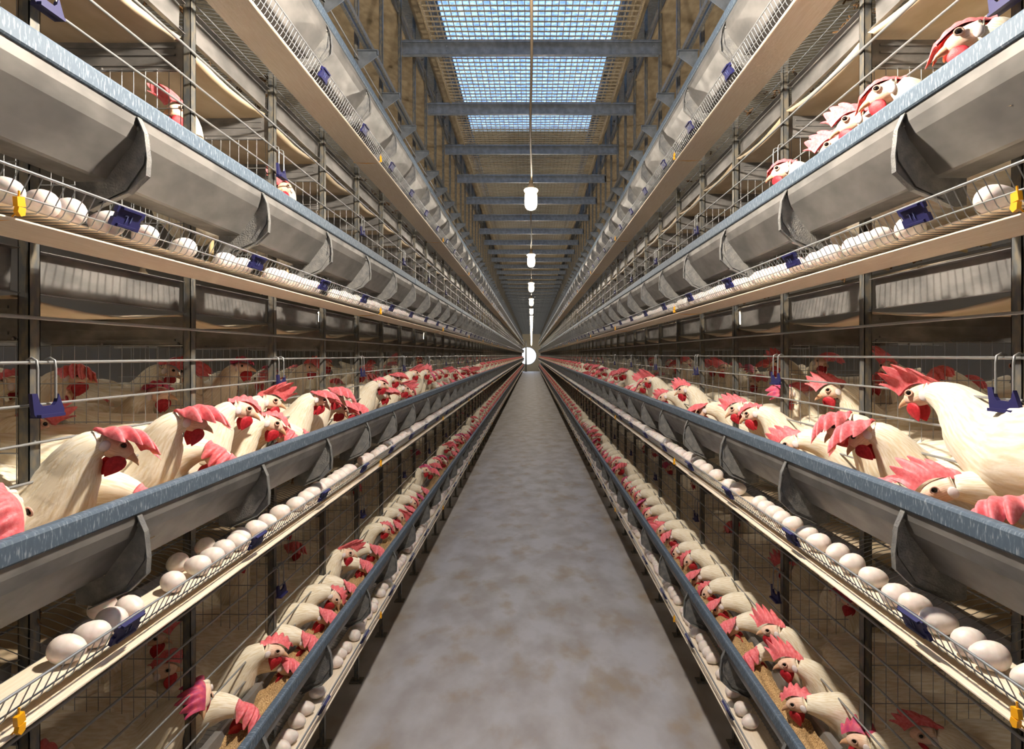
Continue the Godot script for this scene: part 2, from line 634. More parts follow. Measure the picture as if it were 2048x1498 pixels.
# ------------------------------------------------------------------ one tier of one row
func bracket_mesh(s: int) -> ArrayMesh:
	var f := 1.0 if s == 1 else -1.0
	var q := Shape.new()
	var o := PackedVector2Array()
	for p in [[0.853, -0.040], [0.838, -0.075], [0.832, -0.13], [0.834, -0.165], [0.873, -0.203], [0.905, -0.216], [0.958, -0.240], [0.995, -0.236], [0.995, -0.176], [0.933, -0.1755], [0.868, -0.089], [0.859, -0.056]]:
		o.append(Vector2(f * (p[0] - 0.85), p[1]))
	q.prism(o, -0.0015, 0.0015)
	var edge := [[0.853, -0.040], [0.838, -0.075], [0.832, -0.13], [0.834, -0.165], [0.873, -0.203], [0.905, -0.216], [0.958, -0.240]]
	var fl := PackedVector2Array()
	for p in sheet(edge, 0.0022):
		fl.append(Vector2(f * (p[0] - 0.85), p[1]))
	q.prism(fl, 0.0, 0.016)
	var rib := PackedVector2Array()
	for p in sheet([[0.846, -0.085], [0.852, -0.135], [0.888, -0.188], [0.945, -0.214]], 0.010):
		rib.append(Vector2(f * (p[0] - 0.85), p[1]))
	q.prism(rib, -0.006, 0.007)
	q.ball(Vector3(f * 0.006, -0.060, 0.004), Vector3(0.006, 0.006, 0.005), 5, 7)
	return q.mesh(M.gritty_bracket)

func trough(s: int, t: int) -> void:
	var y: float = RAIL[s][t]
	var o := thing("feed_trough", "long grey metal feed trough, %s tier, %s side of the aisle" % [TIER[t], SIDE[s]], "feed trough", at(s, 0.93, y - 0.172, FIRST))
	var body := Shape.new()
	var prof := []
	for p in sheet([[0.855, -0.030], [0.858, -0.058], [0.869, -0.086], [0.902, -0.130], [0.930, -0.169], [0.935, -0.172], [1.0, -0.172], [1.024, -0.075], [1.030, -0.070], [1.042, -0.068]], 0.002):
		prof.append([p[0], p[1] + y])
	body.prism(flat(s, prof), -START, -END)
	part("trough_body", body.mesh(M.trough_steel), o, hub(o))
	var rail := Shape.new()
	prof = []
	for p in [[0.874, 0.002], [0.870, 0.0055], [0.855, 0.006], [0.850, 0.004], [0.8475, -0.001], [0.8475, -0.033], [0.850, -0.0365], [0.855, -0.0375], [0.857, -0.034], [0.857, -0.004], [0.870, -0.003]]:
		prof.append([p[0], p[1] + y])
	rail.prism(flat(s, prof), -START, -END)
	part("rail", rail.mesh(M.dusty_rail), o, hub(o))
	# lap joints of the rail
	var lap := Shape.new()
	prof = []
	for p in [[0.876, 0.004], [0.870, 0.0075], [0.854, 0.008], [0.848, 0.005], [0.8455, -0.001], [0.8455, -0.034], [0.849, -0.0385], [0.855, -0.0395], [0.857, -0.034], [0.857, -0.004], [0.870, -0.003]]:
		prof.append(Vector2((p[0] - 0.85) * (1.0 if s == 1 else -1.0), p[1]))
	lap.prism(PackedVector2Array(prof), 0.045, -0.045)
	var lm := lap.mesh(M.dusty_rail)
	var base := hub(o)
	var j := 0
	var d := 3.02 + 0.7 * t
	while d < END:
		fast_part("rail_joint", lm, o, j, base.translated(at(s, 0.85, y, d)))
		j += 1
		d += 3.0
	var bm := bracket_mesh(s)
	for k in range(-2, BAYS):
		fast_part("bracket", bm, o, k + 2, base.translated(at(s, 0.85, y, FIRST + k * BAY + 0.045)))

func egg_tray(s: int, t: int) -> void:
	var y: float = RAIL[s][t]
	var o := thing("cage_floor", "sloping wire cage floor with egg guard, %s tier, %s side" % [TIER[t], SIDE[s]], "wire floor", at(s, 0.87, y - 0.30, FIRST))
	var rods := Shape.new()
	var f := 1.0 if s == 1 else -1.0
	for j in 24:
		var path := []
		for p in [[0.847, -0.247], [0.872, -0.296], [0.880, -0.3035], [0.98, -0.302], [1.06, -0.270], [1.62, -0.19]]:
			path.append(Vector3(f * (p[0] - 0.87), p[1] + 0.30, -0.025 * j))
		rods.tube(path, 0.00125, 4, false)
	var places := []
	var base := hub(o)
	for k in range(-4, BAYS):
		places.append(base.translated(at(s, 0.87, y - 0.30, FIRST + k * BAY)))
	many("wire_rods", rods.mesh(M.wire), places, o)
	var n := 0
	for p in [[0.846, -0.246, 0.0026], [0.8655, -0.285, 0.0016], [0.99, -0.306, 0.0018], [1.10, -0.271, 0.0025], [1.25, -0.249, 0.0018], [1.42, -0.225, 0.0018]]:
		var w := Shape.new()
		w.tube([at(s, p[0], y + p[1], START), at(s, p[0], y + p[1], END)], p[2], 6)
		fast_part("guard_wire" if n < 2 else "floor_wire", w.mesh(M.wire), o, n if n < 2 else n - 2, base)
		n += 1
	var b := thing("egg_belt", "cream woven egg belt of the %s tier on the %s side" % [TIER[t], SIDE[s]], "egg belt", at(s, 0.93, y - 0.3, FIRST))
	var u := Shape.new()
	u.prism(flat(s, [[0.880, y - 0.3015], [0.978, y - 0.3005], [0.978, y - 0.2985], [0.930, y - 0.2990], [0.880, y - 0.2990]]), -START, -END)
	part("upper_run", u.mesh(M.egg_belt), b, hub(b))
	var l := Shape.new()
	l.prism(flat(s, [[0.862, y - 0.328], [0.866, y - 0.3295], [0.998, y - 0.3295], [1.0, y - 0.328], [1.0, y - 0.326], [0.862, y - 0.325]]), -START, -END)
	part("return_run", l.mesh(M.dusty_belt if t == 4 else M.egg_belt), b, hub(b))

func manure_belt(s: int, t: int) -> void:
	var y: float = RAIL[s][t]
	var o := thing("manure_belt", "pale sagging manure belt under the %s tier cages on the %s side" % [TIER[t], SIDE[s]], "manure belt", at(s, 1.4, y - 0.43, FIRST))
	var b := Shape.new()
	var under := []
	var over := []
	for k in range(-4, BAYS):
		for j in (6 if k < 30 else 2):
			var u := float(j) / (6 if k < 30 else 2)
			var d := FIRST + (k + u) * BAY
			var sag := 0.026 * sin(PI * u)
			var ring := []
			for p in [[1.09, -0.427], [1.12, -0.432], [1.3, -0.434], [1.72, -0.430], [1.72, -0.427], [1.3, -0.431], [1.12, -0.429]]:
				ring.append(at(s, p[0], y + p[1] - sag, d))
			under.append(ring)
	b.rings(under, true, [], s == 1)
	part("belt_sheet", b.mesh(M.dusty_belt if t == 4 else M.manure_belt), o, hub(o))
	var pn := Shape.new()
	var f := 1.0 if s == 1 else -1.0
	var prof := PackedVector2Array()
	for p in sheet([[1.070, -0.328], [1.090, -0.331], [1.093, -0.418], [1.070, -0.425]], 0.0015):
		prof.append(Vector2(f * (p[0] - 1.09), p[1]))
	pn.prism(prof, -0.012, -0.59)
	var pm := pn.mesh(M.trough_steel)
	var base := hub(o)
	for k in range(-3, BAYS):
		fast_part("side_panel", pm, o, k + 3, base.translated(at(s, 1.09 - POST_NEARER[s] + NEARER[s], y, FIRST + k * BAY)))

func cage_bars(s: int, t: int) -> void:
	var y: float = RAIL[s][t]
	var o := thing("wire_grille", "horizontal wire bars closing the %s tier cages on the %s side" % [TIER[t], SIDE[s]], "wire grille", at(s, 1.06, y, FIRST))
	var n := 0
	for p in [[0.387, 0.0042], [0.292, 0.0036], [0.202, 0.0032], [0.121, 0.0032], [0.04, 0.0032], [-0.03, 0.0032]]:
		var w := Shape.new()
		w.tube([at(s, 1.052 + NEARER[s] - POST_NEARER[s], y + p[0], START), at(s, 1.052 + NEARER[s] - POST_NEARER[s], y + p[0], END)], p[1], 7)
		fast_part("bar", w.mesh(M.wire), o, n, hub(o))
		n += 1

func posts(s: int) -> void:
	var f := 1.0 if s == 1 else -1.0
	var q := Shape.new()
	q.box(Vector3(0, 0, 0), Vector3(f * 0.002, 6.0, -0.029))
	q.box(Vector3(0, 0, 0), Vector3(f * 0.024, 6.0, -0.002))
	q.box(Vector3(0, 0, -0.027), Vector3(f * 0.024, 6.0, -0.029))
	q.box(Vector3(f * 0.022, 0, 0), Vector3(f * 0.024, 6.0, -0.008))
	q.box(Vector3(f * -0.025, 0, 0.02), Vector3(f * 0.05, 0.006, -0.05))
	for t in 4:
		for r in [0.387, 0.292, 0.202, 0.121]:
			q.ball(Vector3(0, EYE + RAIL[s][t] + r, -0.0145), Vector3(0.004, 0.005, 0.005), 4, 6)
	var m := q.mesh(M.post_steel)
	for k in range(0, BAYS):
		var o := part("cage_post", m, self, Transform3D(Basis(), Vector3(f * (1.06 - POST_NEARER[s]), 0, -FIRST - k * BAY)))
		tag(o, "upright galvanised cage post in the %s row, %s from the camera end" % [SIDE[s], nth(k + 1)], "cage post", "posts of the %s row" % SIDE[s])

func ledge(s: int) -> void:
	var f := 1.0 if s == 1 else -1.0
	var o := thing("catwalk_ledge", "double steel rail on triangular gussets along the top of the %s row" % SIDE[s], "ledge rail", Vector3(f * 1.0, EYE + 1.856, -FIRST))
	var n := 0
	for p in [[0.968, 0.985], [1.000, 1.016]]:
		var q := Shape.new()
		q.prism(flat(s, [[p[0], 1.858], [p[1], 1.858], [p[1], 1.888], [p[1] - 0.003, 1.888], [p[1] - 0.003, 1.862], [p[0] + 0.003, 1.862], [p[0] + 0.003, 1.888], [p[0], 1.888]]), -START, -END)
		fast_part("rail", q.mesh(M.post_steel), o, n, hub(o))
		n += 1
	var g := Shape.new()
	g.prism(PackedVector2Array([Vector2(f * -0.065, 0), Vector2(f * 0.06, 0), Vector2(f * 0.06, -0.11), Vector2(f * 0.04, -0.105), Vector2(f * -0.065, -0.028)]), -0.0015, 0.0015)
	g.box(Vector3(f * -0.065, -0.003, -0.002), Vector3(f * 0.06, 0.0, 0.024))
	g.box(Vector3(f * -0.067, -0.03, -0.002), Vector3(f * -0.064, 0.0, 0.024))
	var gm := g.mesh(M.galvanised)
	for k in range(-2, BAYS):
		fast_part("gusset", gm, o, k + 2, Transform3D(Basis(), Vector3(f * (-NEARER[s]), 0, -k * BAY)))

func partitions(s: int, t: int) -> void:
	var f := 1.0 if s == 1 else -1.0
	var q := Shape.new()
	q.box(Vector3(0, 0.335, 0), Vector3(f * 0.64, 0.428, -0.0015))
	for r in [0.352, 0.385, 0.408]:
		q.box(Vector3(f * 0.03, r, 0.0), Vector3(f * 0.61, r + 0.006, 0.004))
	for e in [0.02, 0.26, 0.5]:
		q.ball(Vector3(f * e, 0.343, 0.002), Vector3(0.005, 0.005, 0.004), 4, 6)
	var panel := q.mesh(M.trough_steel)
	var w := Shape.new()
	for j in 17:
		w.tube([Vector3(f * (0.012 + 0.037 * j), 0.342, 0.002), Vector3(f * (0.012 + 0.037 * j), -0.225 + 0.005 * j, 0.002)], 0.0013, 4, false)
	for h in [0.338, 0.218, 0.098, -0.022, -0.142]:
		w.tube([Vector3(f * 0.004, h, 0.0045), Vector3(f * 0.62, h, 0.0045)], 0.0016, 4, false)
	var net := w.mesh(M.wire)
	for k in range(0, 21):
		var o := thing("cage_partition", "ribbed sheet and wire partition behind the %s post, %s row, %s tier" % [nth(k + 1), SIDE[s], TIER[t]], "cage partition", Vector3(f * (1.088 - POST_NEARER[s]), EYE + RAIL[s][t], -FIRST - k * BAY - 0.018), "partitions of the %s tier" % TIER[t])
		part("ribbed_panel", panel, o)
		var g := part("wire_grid", net, o)
		g.set_meta("kind", "stuff")

func hooks(s: int, t: int) -> void:
	var f := 1.0 if s == 1 else -1.0
	var w := Shape.new()
	for z in [-0.024, 0.024]:
		w.tube([Vector3(f * 0.012, -0.004, z), Vector3(f * 0.010, 0.006, z), Vector3(0, 0.010, z), Vector3(f * -0.010, 0.004, z), Vector3(f * -0.012, -0.012, z), Vector3(f * -0.012, -0.078, z)], 0.0026, 6)
	var wm := w.mesh(M.wire)
	var b := Shape.new()
	b.prism(PackedVector2Array([Vector2(-0.050, 0.018), Vector2(-0.043, -0.034), Vector2(-0.034, -0.042), Vector2(0.036, -0.042), Vector2(0.050, -0.036), Vector2(0.050, -0.026), Vector2(0.032, 0.014), Vector2(0.026, -0.006), Vector2(0.018, -0.014), Vector2(-0.018, -0.014), Vector2(-0.026, -0.006), Vector2(-0.034, 0.018)]), -0.005, 0.005)
	b.box(Vector3(-0.036, -0.042, -0.012), Vector3(0.040, -0.034, 0.016))
	var bm := b.mesh(M.blue_plastic)
	var turn := Basis(Vector3(0, 0, 1.0 if s == 1 else -1.0), Vector3.UP, Vector3(-f, 0, 0))
	for k in range(0, 26, 2):
		var o := thing("drinker_cradle", "dark blue plastic cradle on wire hooks, %s post, %s row, %s tier" % [nth(k + 1), SIDE[s], TIER[t]], "cradle", Vector3(f * (1.046 - POST_NEARER[s]), EYE + RAIL[s][t] + 0.292, -FIRST - k * BAY - 0.014), "blue cradles of the %s tier" % TIER[t])
		part("hook_wires", wm, o)
		part("cradle_body", bm, o, Transform3D(turn * 0.86, Vector3(f * -0.012, -0.080, 0)))

func clips(s: int, t: int) -> void:
	var f := 1.0 if s == 1 else -1.0
	var b := Shape.new()
	b.prism(PackedVector2Array([Vector2(-0.042, -0.022), Vector2(-0.024, -0.022), Vector2(-0.024, -0.018), Vector2(0.024, -0.018), Vector2(0.024, -0.022), Vector2(0.042, -0.022), Vector2(0.042, -0.006), Vector2(0.036, -0.004), Vector2(0.036, 0.006), Vector2(0.042, 0.008), Vector2(0.042, 0.020), Vector2(0.008, 0.020), Vector2(0.006, 0.017), Vector2(-0.004, 0.017), Vector2(-0.006, 0.020), Vector2(-0.042, 0.020), Vector2(-0.042, 0.008), Vector2(-0.036, 0.006), Vector2(-0.036, -0.004), Vector2(-0.042, -0.006)]), -0.004, 0.004)
	b.box(Vector3(-0.034, 0.016, -0.006), Vector3(0.034, 0.021, 0.010))
	b.box(Vector3(-0.030, -0.020, -0.004), Vector3(0.030, -0.015, 0.008))
	var bm := b.mesh(M.blue_plastic)
	var w := Shape.new()
	w.box(Vector3(-0.016, 0.004, 0.004), Vector3(-0.006, 0.0065, 0.006))
	w.box(Vector3(-0.0085, -0.008, 0.004), Vector3(-0.006, 0.0065, 0.006))
	w.box(Vector3(0.004, -0.008, 0.004), Vector3(0.0068, 0.0065, 0.006))
	var wm := w.mesh(M.blue_relief)
	var turn := Basis(Vector3(0, 0, 1.0 if s == 1 else -1.0), Vector3.UP, Vector3(-f, 0, 0))
	var lean := Basis(Vector3(0, 0, 1), f * 0.42)
	for k in range(0, 37):
		var o := thing("guard_clip", "small blue clip on the %s tier egg guard, %s side, %s from camera end" % [TIER[t], SIDE[s], nth(k + 1)], "clip", at(s, 0.853, RAIL[s][t] - 0.266, FIRST + k * BAY), "blue clips on the egg guards")
		o.basis = lean
		part("clip_body", bm, o, Transform3D(turn, Vector3.ZERO))
		if k < 6:
			part("raised_marks", wm, o, Transform3D(turn, Vector3.ZERO))

func ties(s: int, t: int) -> void:
	var f := 1.0 if s == 1 else -1.0
	var c := Shape.new()
	c.tube([Vector3(f * -0.012, 0.034, 0), Vector3(f * -0.010, 0.0, 0), Vector3(f * 0.004, -0.014, 0), Vector3(f * 0.07, -0.018, 0.004), Vector3(f * 0.138, -0.014, 0.006), Vector3(f * 0.142, 0.01, 0.006)], 0.0018, 5)
	var cm := c.mesh(M.yellow_plastic)
	var b := Shape.new()
	b.prism(PackedVector2Array([Vector2(-0.012, 0.010), Vector2(-0.014, 0.036), Vector2(0.010, 0.040), Vector2(0.014, 0.014)]), -0.006, 0.007)
	b.prism(PackedVector2Array([Vector2(-0.010, 0.010), Vector2(-0.014, -0.004), Vector2(-0.004, -0.016), Vector2(0.010, -0.010), Vector2(0.012, 0.010)]), -0.004, 0.009)
	var bm := b.mesh(M.yellow_plastic)
	var turn := Basis(Vector3(0, 0, 1.0 if s == 1 else -1.0), Vector3.UP, Vector3(-f, 0, 0))
	for k in 9:
		var d := 1.0 + 2.4 * k
		var o := thing("belt_tie", "yellow cord tie round the %s tier egg belt, %s side, %s from camera end" % [TIER[t], SIDE[s], nth(k + 1)], "tie", at(s, 0.866, RAIL[s][t] - 0.314, d), "yellow belt ties")
		part("tie_cord", cm, o)
		part("tie_clip", bm, o, Transform3D(turn * 0.62, Vector3(f * -0.012, 0, 0)))

# ------------------------------------------------------------------ lamps
func lamps() -> void:
	var cable := []
	var d := -1.0
	while d < 72.0:
		var u := fposmod(d - 1.62, 3.0) / 3.0
		cable.append(Vector3(0.004 * sin(d * 3.1) - 0.003, EYE + 1.345 - 0.03 * sin(PI * u) + 0.004 * sin(d * 7.0), -d))
		d += 0.117
	var c := Shape.new()
	c.tube(cable, 0.0065, 6)
	var cord := part("power_cord", c.mesh(M.cord), self)
	tag(cord, "long dusty brown cord strung along the aisle carrying the lamps", "cord")
	var glass := Shape.new()
	glass.lathe([Vector2(0.0, -0.128), Vector2(0.014, -0.1265), Vector2(0.026, -0.121), Vector2(0.034, -0.110), Vector2(0.0375, -0.094), Vector2(0.0385, -0.070), Vector2(0.037, -0.045), Vector2(0.035, -0.022), Vector2(0.036, -0.016)], 20)
	var gm := glass.mesh(M.lamp_glass)
	var collar := Shape.new()
	collar.lathe([Vector2(0.030, -0.018), Vector2(0.040, -0.016), Vector2(0.0425, -0.010), Vector2(0.0425, -0.004), Vector2(0.038, 0.0), Vector2(0.0, 0.001)], 20)
	var cm := collar.mesh(M.lamp_glass)
	var cap := Shape.new()
	cap.lathe([Vector2(0.024, 0.0), Vector2(0.022, 0.02), Vector2(0.015, 0.032), Vector2(0.012, 0.07), Vector2(0.0, 0.074)], 14)
	var pm := cap.mesh(M.cord)
	for k in 24:
		lamp(gm, cm, pm, Vector3(-0.004, EYE + 1.277, -1.62 - 3.0 * k), 4.9 if k == 0 else 0.75, "glowing white jar lamp over the aisle, just above the top edge of the picture" if k == 0 else "glowing white jar lamp hanging over the aisle, %s from the camera" % nth(k))
	# the aisles on the other side of the rows have lamps too; their light reaches through the cages
	for s in 2:
		var x := 2.72 if s == 1 else -2.72
		var cs := Shape.new()
		cs.tube([Vector3(x, EYE + 0.62, 3.2), Vector3(x, EYE + 0.62, -74.0)], 0.0065, 6)
		tag(part("power_cord", cs.mesh(M.cord), self), "lamp cord strung along the next aisle behind the %s row" % SIDE[s], "cord")
		for k in 5:
			lamp(gm, cm, pm, Vector3(2.72 * (1.0 if s == 1 else -1.0), EYE + 0.56, -0.6 - 3.6 * k), 0.3, "glowing jar lamp in the next aisle behind the %s row, %s from camera end" % [SIDE[s], nth(k + 1)])

func lamp(gm: Mesh, cm: Mesh, pm: Mesh, where: Vector3, energy: float, label: String) -> void:
	var o := thing("pendant_lamp", label, "lamp", where, "lamps along the aisles")
	var big := Transform3D(Basis() * 1.27, Vector3.ZERO)
	part("lamp_glass", gm, o, big)
	part("lamp_collar", cm, o, big)
	part("lamp_holder", pm, o, Transform3D(Basis().scaled(Vector3(1.27, 0.95, 1.27)), Vector3.ZERO))
	var l := OmniLight3D.new()
	l.name = "lamp_light"
	l.light_color = Color(1.0, 0.95, 0.88)
	l.light_energy = energy
	l.light_size = 0.045
	l.omni_range = 70.0
	l.omni_attenuation = 2.0
	l.shadow_enabled = true
	l.position = Vector3(0, -0.095, 0)
	o.add_child(l)

# ------------------------------------------------------------------ feed and litter
func feed() -> void:
	for s in 2:
		for t in [0, 1, 2]:
			var y: float = RAIL[s][t] - 0.095
			var f := FastNoiseLite.new()
			f.seed = 70 + s * 5 + t
			f.frequency = 2.2
			f.fractal_octaves = 4
			var q := Shape.new()
			var r := []
			var d := START
			while d < END:
				var ring := []
				for j in 9:
					var x := 0.892 + 0.126 * j / 8.0
					var edge := 0.012 * sin(PI * j / 8.0)
					ring.append(at(s, x, y + edge + 0.045 * f.get_noise_2d(d * 2.2, x * 12.0), d))
				r.append(ring)
				d += 0.02 if d < 5.0 else (0.12 if d < 14.0 else 1.5)
			q.rings(r, false, [], s == 0)
			var o := part("feed_meal", q.mesh(M.feed_meal), self)
			o.set_meta("kind", "stuff")
			tag(o, "golden brown grain meal lying in the %s tier trough on the %s side" % [TIER[t], SIDE[s]], "feed")

# brown feather and droppings caught on the wire floors that are seen from below
func litter() -> void:
	var q := Shape.new()
	q.tube([Vector3(-0.016, 0, 0), Vector3(-0.006, 0.007, 0.004), Vector3(0.006, 0.004, -0.003), Vector3(0.016, -0.006, 0.003)], 0.0036, 5)
	q.tube([Vector3(0.0, 0.003, -0.012), Vector3(0.004, -0.008, 0.0), Vector3(0.012, -0.012, 0.010)], 0.0028, 5)
	var m := q.mesh(mat("litter", Color(0.40, 0.29, 0.17), 0.95))
	var places := []
	for s in 2:
		for t in [1, 2, 3, 4]:
			for k in 420:
				var d := rng.randf_range(0.8, 9.0)
				var x := rng.randf_range(1.06, 1.5)
				if sin(d * 9.0 + t) + sin(x * 31.0 + d * 4.0) < 0.1:
					continue
				var y: float = RAIL[s][t] - 0.270 + 0.143 * (x - 1.06) + 0.004
				places.append(Transform3D(Basis.from_euler(Vector3(rng.randf() * TAU, rng.randf() * TAU, rng.randf() * TAU)) * rng.randf_range(0.6, 1.5), at(s, x, y, d)))
	var o := many("litter", m, places, self)
	tag(o, "brown feather litter and droppings caught on the wire cage floors", "litter")

# ------------------------------------------------------------------ eggs
func egg_mesh() -> ArrayMesh:
	var q := Shape.new()
	var p := []
	for k in 15:
		var a := PI * k / 14.0
		var y := -0.0288 * cos(a)
		p.append(Vector2(0.0222 * sin(a) * (1.0 - 0.16 * (y / 0.0288)) * 1.0, y))
	q.lathe(p, 18)
	return q.mesh(M.egg_shell)

const EGG_X := {
	"0_2": [6, 44, 86, 138, 208, 288, 366, 455, 470, 488, 548, 560, 571, 583, 595, 607, 618, 628, 672, 684, 695, 706, 717],
	"0_1": [130, 178, 222, 262, 346, 396, 425, 450, 471, 487, 500, 513, 534, 564, 575, 590, 611, 625, 640, 654, 668, 680, 690, 700, 728, 738, 750, 758, 766, 774],
	"0_0": [562, 576, 586, 597, 613, 634, 672, 682, 690, 706, 716, 724, 733, 741, 748, 760, 767, 774, 780, 786],
	"1_2": [1998, 1818, 1762, 1736, 1712, 1694, 1665, 1646, 1630, 1615, 1600, 1587, 1574, 1560, 1548, 1536, 1524, 1512, 1490, 1480, 1470],
	"1_1": [2060, 2022, 1984, 1943, 1915, 1881, 1856, 1829, 1799, 1746, 1704, 1673, 1639, 1611, 1597, 1582, 1566, 1549, 1533, 1516, 1474, 1462, 1430, 1412, 1401, 1391, 1382, 1374, 1366, 1358, 1350, 1343],
	"1_0": [1501, 1486, 1465, 1444, 1425, 1418, 1411, 1403, 1395, 1388, 1381, 1375, 1369, 1356, 1350, 1345, 1340, 1335]}

func eggs() -> void:
	var m := egg_mesh()
	var rest := []
	# a few that lie in a second row against the wire floor
	var n_back := 0
	for e in [[0, 1, 203.0], [0, 1, 354.0], [0, 1, 409.0]]:
		var xb: float = 0.988 - NEARER[e[0]]
		var o2 := part("egg", m, self, Transform3D(Basis(Vector3.RIGHT, PI / 2) * 1.2, Vector3(xb * (1.0 if e[0] == 1 else -1.0), EYE + RAIL[e[0]][e[1]] - 0.2988 + 0.0266, -xb * FOCAL / absf(e[2] - 1063.0))))
		n_back += 1
		tag(o2, "white egg behind the front line, %s tier, %s side, %s from camera" % [TIER[e[1]], SIDE[e[0]], nth(n_back if e[0] == 0 else 1)], "egg", "eggs in the second line")
	for s in 2:
		var f := 1.0 if s == 1 else -1.0
		for t in 3:
			var y: float = EYE + RAIL[s][t] - 0.2988 + 0.0222
			var ds := []
			for px in EGG_X["%d_%d" % [s, t]]:
				ds.append((0.918 - NEARER[s]) * FOCAL / absf(px - 1063.0))
			ds.sort()
			var spaced := []
			for d in ds:
				if spaced.is_empty() or d - spaced[-1] > 0.0505:
					spaced.append(d)
			ds = spaced
			var last: float = ds[-1]
			while last < END - 0.5:
				var run := rng.randi_range(5, 16)
				for j in run:
					last += rng.randf_range(0.054, 0.061)
					ds.append(last)
				last += rng.randf_range(0.02, 0.16)
			var prev := -1.0
			var row := 0
			for k in ds.size():
				var d: float = ds[k]
				var x := 0.918 + rng.randf_range(-0.006, 0.008)
				if prev > 0.0 and d - prev < 0.02:
					row = 1 - row
					x += 0.047 * row
				else:
					row = 0
				prev = d
				if d > END - 0.4:
					break
				var turn := Basis(Vector3.RIGHT, PI / 2 * (1 if rng.randf() < 0.5 else -1))
				turn = Basis(Vector3.UP, PI / 2 + rng.randf_range(-0.5, 0.5)) * turn
				var size := rng.randf_range(1.20, 1.30)
				var tr := Transform3D(turn.scaled(Vector3.ONE * size), Vector3((x - NEARER[s]) * f, y + 0.0222 * (size - 1.0), -d))
				if k < 50:
					var o := part("egg", m, self, tr)
					tag(o, "white egg on the %s tier belt, %s side, %s from the camera end" % [TIER[t], SIDE[s], nth(k + 1)], "egg", "eggs on the %s tier belt, %s side" % [TIER[t], SIDE[s]])
				else:
					rest.append(tr)
	var o := many("distant_eggs", m, rest, self)
	tag(o, "white eggs lying far along all the egg belts", "eggs")

# ------------------------------------------------------------------ hens
var grain := FastNoiseLite.new()
const SKIN := Color(1.0, 0.76, 0.72)
const SHANK := Color(0.62, 0.52, 0.34)

func mix3(a: Variant, b: Variant, c: Variant, d: Variant, u: float) -> Variant:     # Catmull-Rom
	return 0.5 * (2.0 * b + (c - a) * u + (2.0 * a - 5.0 * b + 4.0 * c - d) * u * u + (3.0 * b - a - 3.0 * c + d) * u * u * u)

